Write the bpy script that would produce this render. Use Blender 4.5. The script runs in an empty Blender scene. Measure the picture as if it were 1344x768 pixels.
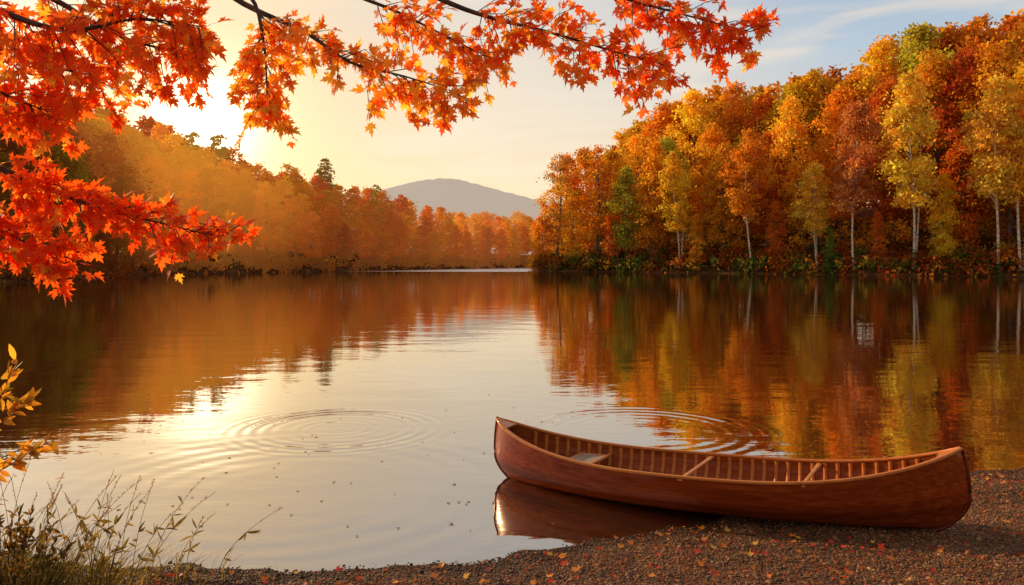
import bpy, bmesh, math, random
import numpy as np
from mathutils import Vector, Matrix, Euler
random.seed(7); rng = np.random.default_rng(7)
R = math.radians; PI = math.pi
scene = bpy.context.scene; COL = scene.collection
F_PX, CX, HY, CAMZ = 1045.0, 672.0, 340.0, 2.0
def at(px, py, Y): return Vector(((px-CX)/F_PX*Y, Y, CAMZ-(py-HY)/F_PX*Y))

# ------------------------------------------------------------------ helpers
def tag(o, label=None, cat=None, group=None, kind=None):
    if label: o['label'] = label
    if cat: o['category'] = cat
    if group: o['group'] = group
    if kind: o['kind'] = kind
    return o
def link(name, me, mat=None, parent=None):
    o = bpy.data.objects.new(name, me); COL.objects.link(o)
    if mat is not None and me is not None and not me.materials:
        for m in (mat if isinstance(mat, (list, tuple)) else [mat]): me.materials.append(m)
    if parent: o.parent = parent
    return o
def empty(name, loc=(0,0,0), rot=(0,0,0), sc=1.0):
    o = bpy.data.objects.new(name, None); COL.objects.link(o)
    o.empty_display_size = .2
    o.location = loc; o.rotation_euler = rot; o.scale = (sc,)*3 if not hasattr(sc,'__len__') else sc
    return o
def npmesh(name, V, F, col=None, smooth=False):
    V = np.asarray(V, dtype=np.float32); F = np.asarray(F, dtype=np.int32)
    me = bpy.data.meshes.new(name); k = F.shape[1]
    me.vertices.add(len(V)); me.vertices.foreach_set('co', V.ravel())
    me.loops.add(F.size); me.loops.foreach_set('vertex_index', F.ravel())
    me.polygons.add(len(F)); me.polygons.foreach_set('loop_start', np.arange(0, F.size, k, dtype=np.int32))
    me.update(calc_edges=True)
    if smooth: me.polygons.foreach_set('use_smooth', np.ones(len(F), dtype=bool))
    if col is not None:
        a = me.color_attributes.new('col', 'FLOAT_COLOR', 'POINT')
        c = np.ones((len(V),4), dtype=np.float32); c[:,:3] = col
        a.data.foreach_set('color', c.ravel())
    me.update()
    return me
class Geo:
    def __init__(s): s.V=[]; s.F=[]; s.n=0
    def add(s, V, F):
        V=np.asarray(V,dtype=float); s.V.append(V); s.F.append(np.asarray(F,dtype=int)+s.n); s.n+=len(V)
    def tube(s, pts, radii, n=6):
        P=np.array([tuple(p) for p in pts],dtype=float); m=len(P)
        r=np.broadcast_to(np.asarray(radii,dtype=float),(m,))
        T=np.gradient(P,axis=0); T/= (np.linalg.norm(T,axis=1,keepdims=True)+1e-9)
        ref=np.array([0,0,1.]) if abs(T[:,2]).mean()<.8 else np.array([1.,0,0])
        A=np.cross(T,ref); A/= (np.linalg.norm(A,axis=1,keepdims=True)+1e-9); B=np.cross(T,A)
        an=np.linspace(0,2*PI,n,endpoint=False)
        V=(P[:,None,:]+r[:,None,None]*(np.cos(an)[None,:,None]*A[:,None,:]+np.sin(an)[None,:,None]*B[:,None,:])).reshape(-1,3)
        F=[]
        for i in range(m-1):
            for j in range(n):
                k=(j+1)%n; F.append((i*n+j,i*n+k,(i+1)*n+k,(i+1)*n+j))
        s.add(V,F)
    def rect(s, pts, w, h):
        """rectangular bar swept along a path, with closed ends"""
        P=np.array([tuple(p) for p in pts],dtype=float); m=len(P)
        T=np.gradient(P,axis=0); N=np.stack([-T[:,1],T[:,0],0*T[:,0]],1); N/= (np.linalg.norm(N,axis=1,keepdims=True)+1e-9)
        Z=np.array([0,0,1.]); w=np.broadcast_to(np.asarray(w,dtype=float),(m,))
        c=.22*h
        prof=[(-.5,-h/2+c),(-.5,h/2-c),(-.38,h/2),(.38,h/2),(.5,h/2-c),(.5,-h/2+c),(.38,-h/2),(-.38,-h/2)]
        V=[];n=8
        for i in range(m):
            for a,b in prof: V.append(P[i]+N[i]*a*w[i]+Z*b)
        F=[]
        for i in range(m-1):
            for j in range(n):
                k=(j+1)%n; F.append((i*n+j,i*n+k,(i+1)*n+k,(i+1)*n+j))
        for b0 in (0,(m-1)*n):
            F+= [(b0,b0+1,b0+2,b0+3),(b0,b0+3,b0+4,b0+7),(b0+4,b0+5,b0+6,b0+7)]
        s.add(V,F)
    def mesh(s,name,smooth=True,col=None):
        return npmesh(name,np.concatenate(s.V),np.concatenate(s.F),col,smooth)
def bez(pts, n):
    """smooth Catmull path through points"""
    P=[Vector(p) for p in pts]; P=[P[0]*2-P[1]]+P+[P[-1]*2-P[-2]]; out=[]
    seg=len(P)-3
    for i in range(seg):
        p0,p1,p2,p3=P[i:i+4]
        m=max(2,n//seg)
        for j in range(m):
            t=j/m
            out.append(.5*((2*p1)+(p2-p0)*t+(2*p0-5*p1+4*p2-p3)*t*t+(3*p1-p0-3*p2+p3)*t**3))
    out.append(P[-2]); return out

# ------------------------------------------------------------------ nodes
def nd(t, typ, ins=None, **props):
    n=t.nodes.new(typ)
    for k,v in props.items(): setattr(n,k,v)
    for k,v in (ins or {}).items():
        sk=n.inputs[k]
        if isinstance(v,bpy.types.NodeSocket): t.links.new(v,sk)
        else: sk.default_value=v
    return n
def mth(t,op,a,b=0.0,c=None,clamp=False):
    d={0:a,1:b}
    if c is not None: d[2]=c
    return nd(t,'ShaderNodeMath',d,operation=op,use_clamp=clamp).outputs[0]
def mrange(t,v,a,b,c=0.,d=1.,smooth=True):
    return nd(t,'ShaderNodeMapRange',{'Value':v,'From Min':a,'From Max':b,'To Min':c,'To Max':d},interpolation_type='SMOOTHSTEP' if smooth else 'LINEAR').outputs[0]
def mixc(t,f,a,b,mode='MIX'):
    n=nd(t,'ShaderNodeMix',data_type='RGBA',blend_type=mode)
    for i,v in ((0,f),(6,a),(7,b)):
        if isinstance(v,bpy.types.NodeSocket): t.links.new(v,n.inputs[i])
        else: n.inputs[i].default_value=v if i==0 else ((*v,1) if len(v)==3 else v)
    return n.outputs[2]
def ramp(t,f,stops):
    n=nd(t,'ShaderNodeValToRGB',{0:f}); e=n.color_ramp.elements
    while len(e)<len(stops): e.new(.5)
    for x,(p,c) in zip(e,stops): x.position=p; x.color=(*c,1) if len(c)==3 else c
    return n.outputs[0]
def newmat(name):
    m=bpy.data.materials.new(name); m.use_nodes=True; t=m.node_tree; t.nodes.clear()
    try: m.cycles.emission_sampling='NONE'
    except Exception: pass
    out=t.nodes.new('ShaderNodeOutputMaterial'); return m,t,out
def lin(r,g,b): 
    f=lambda c:(c/255/12.92 if c/255<=.04045 else ((c/255+.055)/1.055)**2.4)
    return (f(r),f(g),f(b))
def painted_haze_fac(t):
    """share of painted mist glow, growing up the lake and around the sunny ridge, by world position"""
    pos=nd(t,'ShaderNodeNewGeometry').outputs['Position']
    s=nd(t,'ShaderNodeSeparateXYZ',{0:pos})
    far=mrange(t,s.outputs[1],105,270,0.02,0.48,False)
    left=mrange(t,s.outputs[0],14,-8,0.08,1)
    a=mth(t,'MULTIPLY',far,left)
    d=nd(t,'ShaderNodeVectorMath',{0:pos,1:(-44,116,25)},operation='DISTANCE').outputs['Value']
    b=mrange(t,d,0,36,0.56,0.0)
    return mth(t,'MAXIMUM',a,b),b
def paint_haze(t,shader,out):
    f,b=painted_haze_fac(t)
    em=nd(t,'ShaderNodeEmission',{'Color':mixc(t,mth(t,'MULTIPLY',b,1.8,clamp=True),(.78,.27,.06),(1.0,.45,.04)),'Strength':1.0})  # mist and sun glow painted on: emission mixed into the surface, no volume
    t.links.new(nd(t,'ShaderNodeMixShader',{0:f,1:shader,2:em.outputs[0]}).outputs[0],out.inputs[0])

def foliage_mat(name,trans=.5,painted_haze=True,objcol=True,rough=.6,spec=.15,tint=(1.25,1.15,.8),plain=False):
    m,t,out=newmat(name)
    c=nd(t,'ShaderNodeAttribute',attribute_name='col').outputs['Color']
    if objcol: c=mixc(t,1.0,c,nd(t,'ShaderNodeObjectInfo').outputs['Color'],'MULTIPLY')
    if plain: p=nd(t,'ShaderNodeBsdfDiffuse',{'Color':c})
    else: p=nd(t,'ShaderNodeBsdfPrincipled',{'Base Color':c,'Roughness':rough,'Specular IOR Level':spec})
    tr=nd(t,'ShaderNodeBsdfTranslucent',{'Color':mixc(t,1.0,c,tint,'MULTIPLY')})
    mx=nd(t,'ShaderNodeMixShader',{0:trans,1:p.outputs[0],2:tr.outputs[0]}).outputs[0]
    if painted_haze: paint_haze(t,mx,out)
    else: t.links.new(mx,out.inputs[0])
    return m
M_FOL=foliage_mat('autumn_foliage',.52,False,tint=(1.2,1.24,.9),plain=True)
M_FOL_MISTPAINT=foliage_mat('mist_painted_foliage',.55,True,tint=(1.2,1.2,.85),plain=True)
M_LEAF=foliage_mat('maple_leaf',.70,False,False,.5,.2,(1.4,1.28,.8))
M_FALL=foliage_mat('fallen_leaf',.25,False,True,.55,.3)
M_GRASS=foliage_mat('dry_grass',.45,False,False,.6,.2)
def bark_mat(name,c1,c2,scale=(6,6,1.2),painted_haze=True):
    m,t,out=newmat(name)
    tc=nd(t,'ShaderNodeTexCoord').outputs['Object']
    mp=nd(t,'ShaderNodeMapping',{0:tc,3:scale})
    n=nd(t,'ShaderNodeTexNoise',{'Vector':mp.outputs[0],'Scale':1.5,'Detail':4.})
    c=ramp(t,n.outputs[0],[(.36,c1),(.62,c2)])
    p=nd(t,'ShaderNodeBsdfPrincipled',{'Base Color':c,'Roughness':.85})
    b=nd(t,'ShaderNodeBump',{'Height':n.outputs[0],'Strength':.5,'Distance':.03}); t.links.new(b.outputs[0],p.inputs['Normal'])
    if painted_haze: paint_haze(t,p.outputs[0],out)
    else: t.links.new(p.outputs[0],out.inputs[0])
    return m
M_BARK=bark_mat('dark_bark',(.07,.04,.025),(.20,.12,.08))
M_BIRCH=bark_mat('birch_bark',(.24,.165,.11),(.64,.50,.37),(1.5,1.5,4),False)
M_TWIG=bark_mat('maple_bark',(.03,.016,.010),(.10,.05,.03),(14,14,5),False)

# ------------------------------------------------------------------ the lake outline and terrain
LEFT=[(-52,30),(-46,45),(-42,65),(-45,99.5),(-36,116),(-24,131),(-12,155),(3,178),(14,186)]
RIGHT=[(3.5,130),(21,116.5),(39,101.5),(56,87),(75,70),(100,40)]
LAKE=[(-60,-80)]+LEFT+[(24,178),(16,155),(8,138)]+RIGHT+[(115,-80)]
LK=np.array(LAKE,dtype=float)
def shore_dist(x,y):
    p=np.stack([np.ravel(x),np.ravel(y)],1).astype(float)
    d=np.full(len(p),1e9); ins=np.zeros(len(p),bool); n=len(LK)
    for i in range(n):
        a=LK[i]; b=LK[(i+1)%n]; ab=b-a
        tt=np.clip(((p-a)@ab)/(ab@ab),0,1)[:,None]
        d=np.minimum(d,np.linalg.norm(p-(a+tt*ab),axis=1))
        c=((a[1]>p[:,1])!=(b[1]>p[:,1])); xx=a[0]+(p[:,1]-a[1])/(ab[1] if ab[1]!=0 else 1e-9)*ab[0]
        ins^= c&(p[:,0]<xx)
    return np.where(ins,-d,d)
def ground_z(x,y):
    d=shore_dist(x,y)+.7*np.sin(np.ravel(x)*.9+np.ravel(y)*.5)*.6
    H=np.interp(np.ravel(x),[-80,-45,-20,5,20,60,120],[10,7,4,3,6,17,22])
    up=.12+H*(1-np.exp(-np.maximum(d,0)*.36/H))
    return np.where(d>0,up*np.minimum(1,d/1.0+.0),np.maximum(-1.5,.35*d))
def gz(x,y): return float(ground_z(np.array([x]),np.array([y]))[0])
def grid(xs,ys,zf):
    X,Y=np.meshgrid(xs,ys); Z=zf(X.ravel(),Y.ravel())
    V=np.stack([X.ravel(),Y.ravel(),Z],1); nx=len(xs); ny=len(ys)
    i=np.arange(ny-1)[:,None]*nx+np.arange(nx-1)[None,:]; i=i.ravel()
    return V,np.stack([i,i+1,i+1+nx,i+nx],1)

def ground_mat(name,stops,scale):
    m,t,out=newmat(name)
    pos=nd(t,'ShaderNodeNewGeometry').outputs['Position']
    n=nd(t,'ShaderNodeTexNoise',{'Vector':pos,'Scale':scale,'Detail':6.,'Roughness':.65})
    c=ramp(t,n.outputs[0],stops)
    p=nd(t,'ShaderNodeBsdfPrincipled',{'Base Color':c,'Roughness':.9,'Specular IOR Level':.1})
    b=nd(t,'ShaderNodeBump',{'Height':n.outputs[0],'Strength':.6,'Distance':.2}); t.links.new(b.outputs[0],p.inputs['Normal'])
    t.links.new(p.outputs[0],out.inputs[0])
    return m
M_FLOOR=ground_mat('forest_floor',[(.3,(.03,.014,.006)),(.5,(.09,.036,.010)),(.7,(.17,.065,.014))],1.2)
M_GROUND=ground_mat('far_ground',[(.3,(.05,.035,.02)),(.7,(.12,.07,.03))],.05)
xs=np.concatenate([np.arange(-300,-75,9),np.arange(-75,100,1.1),np.arange(100,320,9)])
ys=np.concatenate([np.arange(30,210,1.1),np.arange(210,420,9)])
V,Fq=grid(xs,ys,ground_z)
tag(link('hills',npmesh('hills',V,Fq,None,True),M_FLOOR),kind='structure')
V,Fq=grid(np.linspace(-4000,4000,9),np.linspace(-1000,6000,9),lambda x,y:0*x-2.2)
tag(link('ground',npmesh('ground',V,Fq),M_GROUND),kind='structure')

# mountain far up the valley
prof=[(-500,300),(0,290),(300,275),(420,265),(500,251),(545,240),(580,236),(610,238),(650,248),(695,262),(760,275),(900,285),(1300,300)]
MY=1500.
def mz(x,y):
    px=CX+x/MY*F_PX
    yy=np.interp(px,[p[0] for p in prof],[p[1] for p in prof])
    zt=CAMZ+(HY-yy)/F_PX*MY
    w=np.exp(-((y-MY)/330)**2)
    return -2+(zt+2)*w+(4*np.sin(x*.03+y*.021)+2.0*np.sin(x*.071-y*.05))*w*(1-np.exp(-((y-MY)/60)**2)*.7)
V,Fq=grid(np.arange(-1700,1300,7.),np.arange(900,2200,25.),mz)
Z=V[:,2].reshape(52,-1)
for _ in range(20): Z[:,1:-1]=(Z[:,:-2]+2*Z[:,1:-1]+Z[:,2:])/4
Z+=rng.uniform(-1.3,1.3,Z.shape)*np.clip(Z/60,0,1)      # tree tops roughen the ridge line
V[:,2]=Z.ravel()
m,t,out=newmat('mist_painted_mountain')
n=nd(t,'ShaderNodeTexNoise',{'Vector':nd(t,'ShaderNodeNewGeometry').outputs['Position'],'Scale':.03,'Detail':6.})
p=nd(t,'ShaderNodeBsdfPrincipled',{'Base Color':ramp(t,n.outputs[0],[(.3,(.12,.10,.09)),(.7,(.34,.24,.17))]),'Roughness':1.})
em=nd(t,'ShaderNodeEmission',{'Color':(*lin(200,182,164),1),'Strength':1.})  # distance mist painted on the slopes as an even emission
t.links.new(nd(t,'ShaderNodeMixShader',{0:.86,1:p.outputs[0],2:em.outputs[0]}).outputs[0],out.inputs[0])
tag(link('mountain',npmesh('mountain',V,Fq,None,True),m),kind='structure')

# ------------------------------------------------------------------ water
m,t,out=newmat('lake_water')
pos=nd(t,'ShaderNodeNewGeometry').outputs['Position']
sp=nd(t,'ShaderNodeSeparateXYZ',{0:pos})
def wnoise(sc,scale,det):
    mp=nd(t,'ShaderNodeMapping',{0:pos,3:sc})
    return nd(t,'ShaderNodeTexNoise',{'Vector':mp.outputs[0],'Scale':scale,'Detail':det}).outputs[0]
h=mth(t,'MULTIPLY',wnoise((.5,1.,1),1.1,2.),.008)
h=mth(t,'ADD',h,mth(t,'MULTIPLY',wnoise((1,2.2,1),3.2,2.),.0014))
def ring(cx,cy,r0,w,lam,amp):
    d=nd(t,'ShaderNodeVectorMath',{0:pos,1:(cx,cy,0)},operation='DISTANCE').outputs['Value']
    e=mth(t,'DIVIDE',mth(t,'SUBTRACT',d,r0),w); e=mth(t,'EXPONENT',mth(t,'MULTIPLY',mth(t,'MULTIPLY',e,e),-1.))
    return mth(t,'MULTIPLY',mth(t,'MULTIPLY',mth(t,'SINE',mth(t,'MULTIPLY',d,2*PI/lam)),e),amp)
for a in ((-2.05,9.4,1.0,.30,.16,.0015),(-2.05,9.4,.42,.16,.15,.0008),(1.5,9.3,1.15,.35,.20,.0009),(-1.9,6.9,1.6,.7,.3,.0007)):
    h=mth(t,'ADD',h,ring(*a))
ruff=mth(t,'MULTIPLY',mrange(t,sp.outputs[1],120,134),mrange(t,sp.outputs[0],9,0))
h=mth(t,'ADD',h,mth(t,'MULTIPLY',mth(t,'MULTIPLY',wnoise((.7,1.5,1),2.2,3.),ruff),.16))
bump=nd(t,'ShaderNodeBump',{'Height':h,'Strength':1.,'Distance':1.})
gl=nd(t,'ShaderNodeBsdfGlossy',{'Color':(.97,.94,.91,1),'Roughness':mth(t,'ADD',mth(t,'MULTIPLY',ruff,.42),.012),'Normal':bump.outputs[0]})
df=nd(t,'ShaderNodeBsdfDiffuse',{'Color':(.030,.014,.006,1)})
fr=nd(t,'ShaderNodeFresnel',{'IOR':1.33,'Normal':bump.outputs[0]})
t.links.new(nd(t,'ShaderNodeMixShader',{0:mrange(t,fr.outputs[0],.03,.6,.42,.86,False),1:df.outputs[0],2:gl.outputs[0]}).outputs[0],out.inputs[0])
V,Fq=grid(np.linspace(-330,330,12),np.linspace(-70,330,12),lambda x,y:0*x)
tag(link('lake_water',npmesh('lake_water',V,Fq),m),kind='structure')

# ------------------------------------------------------------------ beach
WLX=[-60,-9,-6,-4,-3.2,-2.3,-1.2,-.4,.3,.85,1.4,2.2,3.0,4.3,5.0,8,12,30,80]
WLY=[16,8.0,6.6,5.6,5.3,5.15,5.12,5.25,5.48,5.80,5.98,6.40,6.85,7.45,7.7,9,11,16,20]
def beach_d(x,y):
    w=np.interp(x,WLX,WLY)+.05*np.sin(x*5.1)+.03*np.sin(x*11.3+1)+.02*np.sin(x*23)
    return (w-y)*.87
def beach_z(x,y):
    d=beach_d(x,y)
    z=np.where(d>0,.085*d+.02*np.minimum(d,.3),.16*d)
    z=np.maximum(z,-1.2); z=np.minimum(z,.9)
    lump=.012*np.sin(x*3.3+y*2.1)*np.sin(y*4.1-x*1.7)+.006*np.sin(x*9+y*7)*np.sin(y*11-x*5)
    return z+lump*np.clip(d*3+.4,0,1)
def bz(x,y): return float(beach_z(np.array([x]),np.array([y]))[0])
m,t,out=newmat('gravel_shore')
pos=nd(t,'ShaderNodeNewGeometry').outputs['Position']
vo=nd(t,'ShaderNodeTexVoronoi',{'Vector':pos,'Scale':60.})
n2=nd(t,'ShaderNodeTexNoise',{'Vector':pos,'Scale':2.2,'Detail':6.})
c=mixc(t,.5,ramp(t,n2.outputs[0],[(.3,(.05,.020,.009)),(.7,(.19,.072,.022))]),mixc(t,1.0,vo.outputs['Color'],(.24,.105,.045),'MULTIPLY'))
zz=nd(t,'ShaderNodeSeparateXYZ',{0:pos}).outputs[2]
wet=mrange(t,zz,.0,.05,.35,1.)
c=mixc(t,1.0,c,nd(t,'ShaderNodeCombineColor',{0:wet,1:wet,2:wet}).outputs[0],'MULTIPLY')
p=nd(t,'ShaderNodeBsdfPrincipled',{'Base Color':c,'Roughness':mrange(t,zz,0,.05,.3,.85),'Specular IOR Level':.2})
b=nd(t,'ShaderNodeBump',{'Height':mth(t,'SUBTRACT',n2.outputs[0],vo.outputs['Distance']),'Strength':.8,'Distance':.015}); t.links.new(b.outputs[0],p.inputs['Normal'])
t.links.new(p.outputs[0],out.inputs[0])
xs=np.concatenate([np.arange(-60,-7,2.),np.arange(-7,9,.06),np.arange(9,60,2.)])
ys=np.concatenate([np.arange(-40,0,2.),np.arange(0,3.5,.3),np.arange(3.5,10,.06),np.arange(10,20,.5)])
V,Fq=grid(xs,ys,beach_z)
tag(link('shore',npmesh('shore',V,Fq,None,True),m),kind='structure')

# pebbles: two stone shapes, thousands of stones, one uncountable mass
def ico(sub):
    bm=bmesh.new(); bmesh.ops.create_icosphere(bm,subdivisions=sub,radius=1); bm.verts.ensure_lookup_table()
    v=np.array([x.co[:] for x in bm.verts]); f=np.array([[q.index for q in x.verts] for x in bm.faces]); bm.free(); return v,f
def rotmats(n):
    q=rng.normal(size=(n,4)); q/=np.linalg.norm(q,axis=1,keepdims=True); w,x,y,z=q.T
    return np.stack([1-2*(y*y+z*z),2*(x*y-z*w),2*(x*z+y*w),2*(x*y+z*w),1-2*(x*x+z*z),2*(y*z-x*w),2*(x*z-y*w),2*(y*z+x*w),1-2*(x*x+y*y)],1).reshape(n,3,3)
VV=[];FF=[];CC=[];off=0
for sub,N,r0,r1 in ((1,42000,.0045,.0098),(2,1600,.008,.018)):
    v,f=ico(sub)
    x=rng.uniform(-3.9,6.0,N*3); d=rng.uniform(-.16,3.0,N*3)
    y=np.interp(x,WLX,WLY)-d/.87
    keep=(y>4.3)&(np.abs(x)<.70*y)&((d>.02)|(rng.random(N*3)<.25)); x=x[keep][:N]; y=y[keep][:N]; n=len(x)
    r=r0*(r1/r0)**(rng.random(n)**1.5)
    sc=r[:,None]*rng.uniform(.65,1.25,(n,3))
    jit=1+rng.uniform(-.18,.18,(n,len(v),1))
    P=np.einsum('nij,nvj->nvi',rotmats(n),v[None]*jit*sc[:,None,:]); P[:,:,2]*=.72
    P+=np.stack([x,y,beach_z(x,y)+r*.28],1)[:,None,:]
    base=np.array([[.22,.088,.032],[.31,.14,.055],[.085,.036,.017],[.40,.20,.075],[.27,.080,.021],[.17,.085,.042]])[rng.integers(0,6,n)]*rng.uniform(.55,1.15,(n,1))
    pat=.82+.25*np.sin(x*2.3+y*1.1)*np.sin(y*3.1-x*1.3)+.12*np.sin(x*7+y*5)
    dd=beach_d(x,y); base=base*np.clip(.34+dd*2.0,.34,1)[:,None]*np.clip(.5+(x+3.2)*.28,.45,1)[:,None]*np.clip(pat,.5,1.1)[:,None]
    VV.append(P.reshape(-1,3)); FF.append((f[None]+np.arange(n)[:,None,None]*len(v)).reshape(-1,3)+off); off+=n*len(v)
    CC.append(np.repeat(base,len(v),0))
m,t,out=newmat('pebble_stone')
p=nd(t,'ShaderNodeBsdfPrincipled',{'Base Color':nd(t,'ShaderNodeAttribute',attribute_name='col').outputs['Color'],'Roughness':.6,'Specular IOR Level':.2})
t.links.new(p.outputs[0],out.inputs[0])
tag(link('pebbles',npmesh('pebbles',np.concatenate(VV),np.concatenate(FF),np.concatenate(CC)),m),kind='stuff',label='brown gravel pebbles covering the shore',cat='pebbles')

# ------------------------------------------------------------------ leaf batches
half=[(0,0),(.25,-.06),(.20,.09),(.5,.16),(.38,.27),(.52,.50),(.29,.41),(.14,.38),(.23,.68),(.11,.64),(0,1)]
outl=half+[(-x,y) for x,y in half[-2:0:-1]]
LT=np.array([(0,.3,0)]+[(x,y,0) for x,y in outl]); LF=np.array([(0,i,i+1) for i in range(1,len(outl))]+[(0,len(outl),1)])
LT[:,2]=.30*np.abs(LT[:,0])-.25*(LT[:,1]-.3)**2
el=[(.0,0),(.1,.12),(.17,.35),(.15,.62),(.07,.86),(0,1)]; elo=el+[(-x,y) for x,y in el[-2:0:-1]]
ET=np.array([(0,.4,0)]+[(x,y,.35*abs(x)-.2*(y-.3)**2) for x,y in elo]); EF=np.array([(0,i,i+1) for i in range(1,len(elo))]+[(0,len(elo),1)])
def leaves(pos,direc,norm,size,col,T=LT,Fc=LF):
    pos=np.asarray(pos,float); n=len(pos)
    y=np.asarray(direc,float); y=y/np.linalg.norm(y,axis=1,keepdims=True)
    z=np.asarray(norm,float); x=np.cross(y,z); x/=(np.linalg.norm(x,axis=1,keepdims=True)+1e-9); z=np.cross(x,y)
    s=np.asarray(size,float)[:,None,None]
    curl=rng.uniform(-.6,1.5,(n,1))
    P=pos[:,None]+s*(T[None,:,0:1]*x[:,None]*rng.uniform(.8,1.1,(n,1,1))+T[None,:,1:2]*y[:,None]+(T[None,:,2]*curl)[:,:,None]*z[:,None])
    f=(Fc[None]+np.arange(n)[:,None,None]*len(T)).reshape(-1,3)
    return P.reshape(-1,3),f,np.repeat(np.asarray(col,float),len(T),0)

# ------------------------------------------------------------------ tree templates
def crown_mesh(name,C,rad,n,size,flat=.6):
    """leaf-sized faces gathered in loose sprays around the clump centres C"""
    C=np.asarray(C,float); k=len(C); rad=np.asarray(rad,float)
    w=rad**2; idx=rng.choice(k,n,p=w/w.sum())
    an=np.stack([rng.uniform(.55,1.5,k),rng.uniform(.55,1.5,k),rng.uniform(.7,1.25,k)*flat],1)[idx]
    u=rng.normal(size=(n,3))*.62*an
    P=C[idx]+u*rad[idx][:,None]
    P[:,2]-=.22*(u[:,0]**2+u[:,1]**2)*rad[idx]
    nr=rng.normal(size=(n,3))+u*.4; nr/=np.linalg.norm(nr,axis=1,keepdims=True)
    a=np.cross(nr,rng.normal(size=(n,3))); a/=np.linalg.norm(a,axis=1,keepdims=True); b=np.cross(nr,a)
    s=size*rng.uniform(.55,1.35,n)[:,None]*.5
    Q=np.stack([P+a*s*1.25,P+b*s*.8+nr*s*.25,P-a*s*1.25,P-b*s*.8-nr*s*.2],1).reshape(-1,3)
    cb=rng.uniform(.74,1.12,k)[idx]*rng.uniform(.8,1.16,n); cg=rng.uniform(.82,1.2,k)[idx]*rng.uniform(.86,1.14,n)
    col=np.stack([cb,cb*cg,cb*cg],1)
    return Q,np.repeat(col,4,0)
TEMPL={}
def make_template(kind,seed):
    global rng
    rng=np.random.default_rng(seed*31+5)
    H=20.; g=Geo()
    lean=rng.uniform(-.9,.9,2)
    def axis(z): 
        s=z/H; return np.array([lean[0]*s+.35*math.sin(s*5+seed),lean[1]*s+.3*math.cos(s*4+seed)-.3,z])
    if kind=='conifer':
        C=[];rad=[]
        for z in np.arange(2.5,19.6,.7):
            w=3.7*(1-(z/20.4))**.62+.25
            for q in range(max(4,int(w*3.2))):
                a=rng.uniform(0,2*PI); rr=w*rng.uniform(.2,1.0); C.append(axis(z)+np.array([math.cos(a)*rr,math.sin(a)*rr,-rr*.1+rng.uniform(-.2,.2)])); rad.append(.35+.14*w)
        g.tube([axis(z) for z in np.linspace(0,19.5,9)],np.linspace(.28,.03,9),7)
        V,c=crown_mesh('c',C,rad,9000,.40,.45)
    else:
        z0,W,k={'birch':(.36,3.2,110),'maple':(.18,4.2,150),'open':(.2,4.1,100),'young':(.03,4.2,110)}[kind]
        z0*=H
        C=[];rad=[]
        # a few leaders give each crown its own lobes
        lobes=[(rng.uniform(0,2*PI),rng.uniform(.5,1.0),rng.uniform(.3,1.)) for _ in range(5)]
        while len(C)<k:
            z=rng.uniform(z0,H*.99); s=(z-z0)/(H-z0)
            pr={'birch':(math.sin(PI*min(1,s*.84+.16)))**.8,'maple':(math.sin(PI*min(1,s*.82+.17)))**.8,'open':(math.sin(PI*min(1,s*.78+.2)))**.7,'young':(1-s)**.55*.95+.05}[kind]
            a=rng.uniform(0,2*PI)
            lob=.68+sum(.40*l*math.exp(-((s-sz)/.20)**2)*max(0,math.cos(a-la))**2 for la,l,sz in lobes)
            rr=W*pr*lob*(rng.random()**.45)
            C.append(axis(z)+np.array([math.cos(a)*rr,math.sin(a)*rr,0])); rad.append(rng.uniform(.40,1.2)*{'birch':.85,'maple':1.0,'open':.85,'young':1.0}[kind])
        zs=np.linspace(0,H*.93,10); r0={'birch':.125,'maple':.27,'open':.27,'young':.18}[kind]
        g.tube([axis(z) for z in zs],r0*(1-zs/H*.93)**.9+.02,7)
        order=rng.permutation(k)[:{'birch':18,'maple':22,'open':30,'young':12}[kind]]
        for i in order:
            c=C[i]; zb=max(z0*.75,c[2]-np.hypot(*(c-axis(c[2]))[:2])*rng.uniform(.6,1.2)-.4); a=axis(zb)
            mid=(a+c)/2+np.array([0,0,.25])+rng.normal(size=3)*.2
            g.tube([a,mid,c],[r0*.42*(1-zb/H)+.03,r0*.25*(1-zb/H)+.025,.02],5)
        if kind=='birch' and seed%2:
            b=[axis(0)+np.array([.25,0,0]),axis(7)+np.array([1.0,.3,0]),axis(13)+np.array([1.7,.3,0]),axis(17)+np.array([1.9,.2,0])]
            g.tube(bez(b,9),np.linspace(.10,.03,len(bez(b,9))),6)
        V,c=crown_mesh('c',C,rad,{'birch':7000,'maple':9000,'open':6000,'young':7000}[kind],{'birch':.28,'maple':.32,'open':.29,'young':.33}[kind])
    n=len(V)//4
    me=npmesh(kind+'_crown',V,np.arange(n*4).reshape(-1,4),c); me.materials.append(M_FOL)
    tm=g.mesh(kind+'_trunk'); tm.materials.append(M_BIRCH if kind=='birch' else M_BARK)
    return dict(crown=me,trunk=tm,V=V,c=c)
for kd,nn in (('birch',4),('maple',5),('open',3),('young',3),('conifer',2)):
    TEMPL[kd]=[make_template(kd,s+1) for s in range(nn)]
rng=np.random.default_rng(99)

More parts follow.
